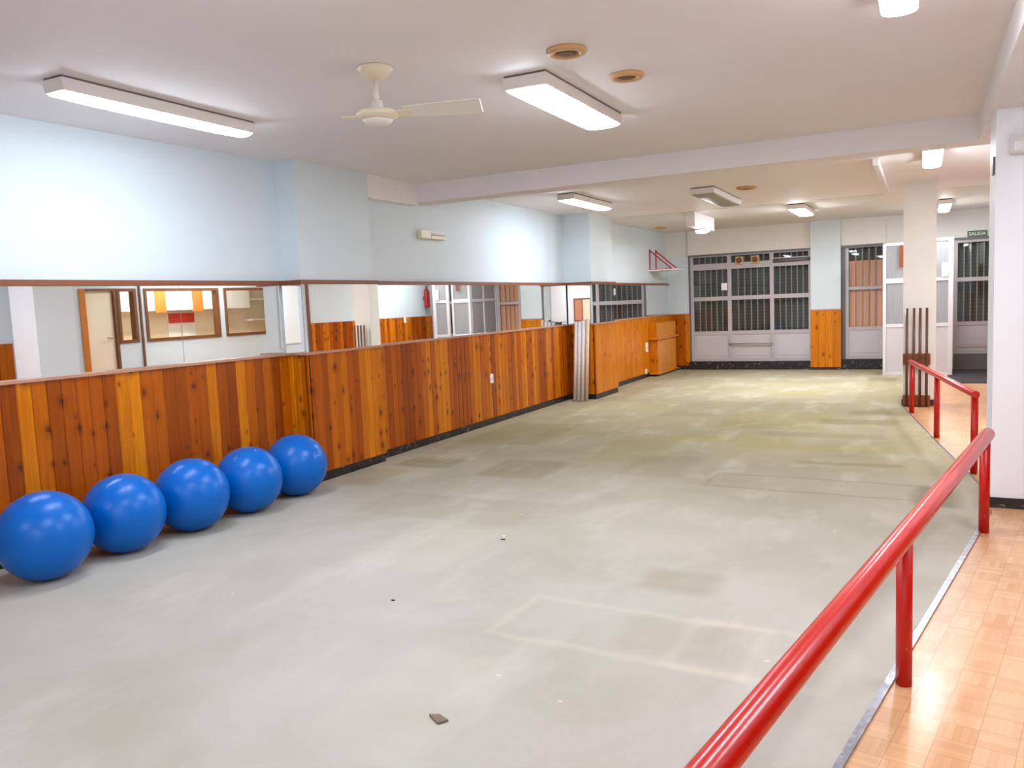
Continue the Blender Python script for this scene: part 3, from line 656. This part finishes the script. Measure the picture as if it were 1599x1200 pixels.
def socket(loc, axis, label, s=.085, hz=.0):
    x, y, z = loc; e = thing('wall_socket', loc, label, 'socket', 'white wall sockets')
    if axis == 'X':
        MB().box(x, x+.012, y-s/2, y+s/2, z-s/2-hz, z+s/2+hz).build('plate', 'plastic', e, .003)
        MB().lathe([(s*.3, 0), (s*.3, .003), (s*.22, .0035)], (x+.012, y, z), 20, 'X').build('insert', 'lamp_body', e)
    else:
        MB().box(x-.012, x, y-s/2, y+s/2, z-s/2-hz, z+s/2+hz).build('plate', 'plastic', e, .003)
        MB().lathe([(s*.3, 0), (s*.3, -.003), (s*.22, -.0035)], (x-.012, y, z), 20, 'X').build('insert', 'lamp_body', e)
socket((-5.217, 9.67, .625), 'X', 'white socket on the long pine wainscot between the pilasters', .085, .02)
socket((-5.04, 16.08, .62), 'X', 'white socket on the far wainscot beside the pine wall unit', .13, .03)
socket((-5.04, 16.0, .13), 'X', 'white socket low down by the floor beside the pine wall unit', .10)
socket((.45, 6.80, .25), '-X', 'white socket low on the near white column behind the rail', .09, .01)
socket((1.368, 16.6, 1.33), '-X', 'white socket on the passage wainscot, seen in the long mirror', .09, .02)
# emergency light on the left wall
e = thing('emergency_light', (-5.25, 8.4, 2.49), 'beige emergency light box high on the left wall behind the beam', 'lamp')
MB().box(-5.279, -5.22, 8.13, 8.34, 2.43, 2.53).build('battery_box', 'cream', e, .006)
MB().box(-5.279, -5.215, 8.345, 8.68, 2.43, 2.47).build('lower_housing', 'cream', e, .006)
MB().tube((-5.235, 8.36, 2.492), (-5.235, 8.66, 2.492), .012, 12).build('tube', 'plastic', e)
MB().box(-5.279, -5.25, 8.345, 8.68, 2.471, 2.53).build('reflector', 'lamp_body', e)
e = thing('emergency_light', (.65, 6.7, 2.56), 'white emergency light box at the top of the near right column', 'lamp')
MB().box(.53, .85, 6.665, 6.729, 2.50, 2.62).build('housing', 'lamp_body', e, .008)
MB().box(.55, .83, 6.655, 6.6645, 2.52, 2.58).build('diffuser', 'plastic', e, .004)
tag(B(.437, .4495, 6.80, 6.92, 2.39, 2.51).build('thermostat', 'metal_dark'), 'dark thin box high on the side of the near right column', 'box')

# ---------------------------------------------------------------- bits lying on the carpet
def scrap(x, y, pts, mt, label, z=.0065, h=.006):
    tag(MB().prism([(x+a, y+b) for a, b in pts], z, z+h).build('debris_scrap', mt, bevel=.001), label, 'debris', 'bits on the carpet')
scrap(-1.69, 2.565, [(-.05, .015), (-.01, .03), (.045, .005), (.02, -.032), (-.012, -.012)], 'scrap', 'brown torn scrap lying on the carpet near the bottom edge', h=.009)
scrap(-2.62, 3.59, [(-.012, .0), (0, .01), (.012, 0), (0, -.008)], 'rubber', 'tiny dark crumb on the carpet left of centre')
scrap(-2.57, 4.83, [(-.02, .0), (0, .008), (.02, 0), (0, -.012)], 'rubber', 'small dark crumb in the middle of the carpet')
scrap(-2.60, 4.90, [(-.014, .0), (0, .012), (.014, 0), (0, -.010)], 'plastic', 'small white crumb in the middle of the carpet')

# ---------------------------------------------------------------- right side seen in the mirrors: office, door, extinguisher
struct('wall_office', MB().box(3.2, 3.3, 7.5, 15.1, 0, H).box(OX+.1, 3.2, 7.4, 7.5, 0, H).box(OX+.1, 3.2, 15.0, 15.1, 0, H), 'office_cream')
trim(B(OX-.02, OX+.12, 7.93, 8.03, 0, 2.15), 'frame_lit'); trim(B(OX-.02, OX+.12, 8.51, 8.55, 0, 2.15), 'frame_brown'); trim(B(OX-.02, OX+.12, 8.03, 8.51, 2.11, 2.15), 'frame_brown')
e = bpy.data.objects.new('door_2', None); e.location = (OX+.05, 8.27, 0); COL.objects.link(e); e['kind'] = 'structure'
MB().box(OX+.03, OX+.07, 8.035, 8.505, .01, 2.105).build('door_leaf', 'office_cream', e, .004)
MB().tube((OX+.03, 8.44, 1.35), (OX-.04, 8.44, 1.35), .012, 12).tube((OX-.04, 8.445, 1.35), (OX-.04, 8.33, 1.35), .010, 12).build('door_handle', 'metal_grey', e)
for k, (y0, y1) in enumerate([(8.57, 8.92), (9.07, 10.60), (10.72, 12.20)]):
    e = bpy.data.objects.new('window_%d' % (k+3), None); e.location = (OX, (y0+y1)/2, 1.24); COL.objects.link(e); e['kind'] = 'structure'
    x0, x1, z0, z1, q = OX-.02, OX+.12, 1.24, 2.15, .05
    MB().box(x0, x1, y0, y0+q, z0, z1).box(x0, x1, y1-q, y1, z0, z1).box(x0, x1, y0+q, y1-q, z0, z0+q).box(x0, x1, y0+q, y1-q, z1-q, z1).build('window_frame', 'frame_brown', e)
    MB().box(OX+.047, OX+.053, y0+q, y1-q, z0+q, z1-q).build('pane', 'glass', e)
e = thing('wall_cupboard', (3.0, 12.0, 1.8), 'white wall cupboard with orange bands inside the office, seen in the mirror', 'cupboard')
MB().box(2.9, 3.195, 9.6, 12.6, 1.78, 2.5).build('body', 'plastic', e)
for y in (10.3, 11.15): MB().box(2.885, 2.899, y, y+.24, 1.74, 2.5).build('band', 'orange', e)
e = thing('office_shelf', (3.0, 14.2, 1.5), 'white shelf inside the office, seen in the mirror', 'shelf'); MB().box(2.9, 3.19, 12.65, 14.9, 1.50, 1.53).box(2.9, 3.19, 12.65, 14.9, 1.95, 1.98).build('board', 'plastic', e); MB().box(2.92, 2.95, 13.3, 13.33, 1.2, 1.499).build('upright', 'plastic', e)
e = thing('wall_poster', (3.19, 11.1, 1.45), 'red and white poster on the office wall, seen in the mirror', 'poster')
MB().box(3.185, 3.199, 10.75, 11.4, 1.25, 1.75).build('sheet', 'plastic', e); MB().box(3.180, 3.1845, 10.77, 11.38, 1.52, 1.72).build('red_band', 'red_sign', e)
e = thing('framed_panel', (.2, -3.98, 1.3), 'brown framed panel with orange and cream leaves on the back wall', 'picture')
MB().box(-.15, .55, -3.999, -3.96, .85, 1.72).build('frame', 'frame_brown', e); MB().box(-.10, .18, -3.959, -3.95, .90, 1.67).build('cream_leaf', 'office_cream', e); MB().box(.22, .50, -3.959, -3.95, .90, 1.67).build('orange_leaf', 'terracotta', e)
e = thing('white_board', (1.39, -1.9, .93), 'large white board on the right wall behind the camera, seen in the pilaster mirror', 'board')
MB().box(1.365, 1.398, -3.65, -.2, .93, 2.6).build('panel', 'plastic', e, .004)
e = thing('fire_extinguisher', (1.30, 17.5, 1.62), 'red fire extinguisher hung on the passage wall, seen in the long mirror', 'extinguisher')
MB().lathe([(.05, 0), (.07, .01), (.073, .04), (.073, .38), (.06, .44), (.03, .475), (.02, .49)], (1.30, 17.5, 1.62), 28).build('cylinder', 'extinguisher', e)
MB().lathe([(.022, .49), (.022, .53), (.012, .54)], (1.30, 17.5, 1.62), 20).box(1.27, 1.33, 17.44, 17.54, 2.15, 2.17).build('valve', 'metal_dark', e)
MB().tube((1.26, 17.46, 2.12), (1.22, 17.43, 1.8), .009, 10).build('hose', 'rubber', e)
MB().box(1.374, 1.399, 17.47, 17.53, 1.8, 1.9).build('wall_bracket', 'metal_dark', e)
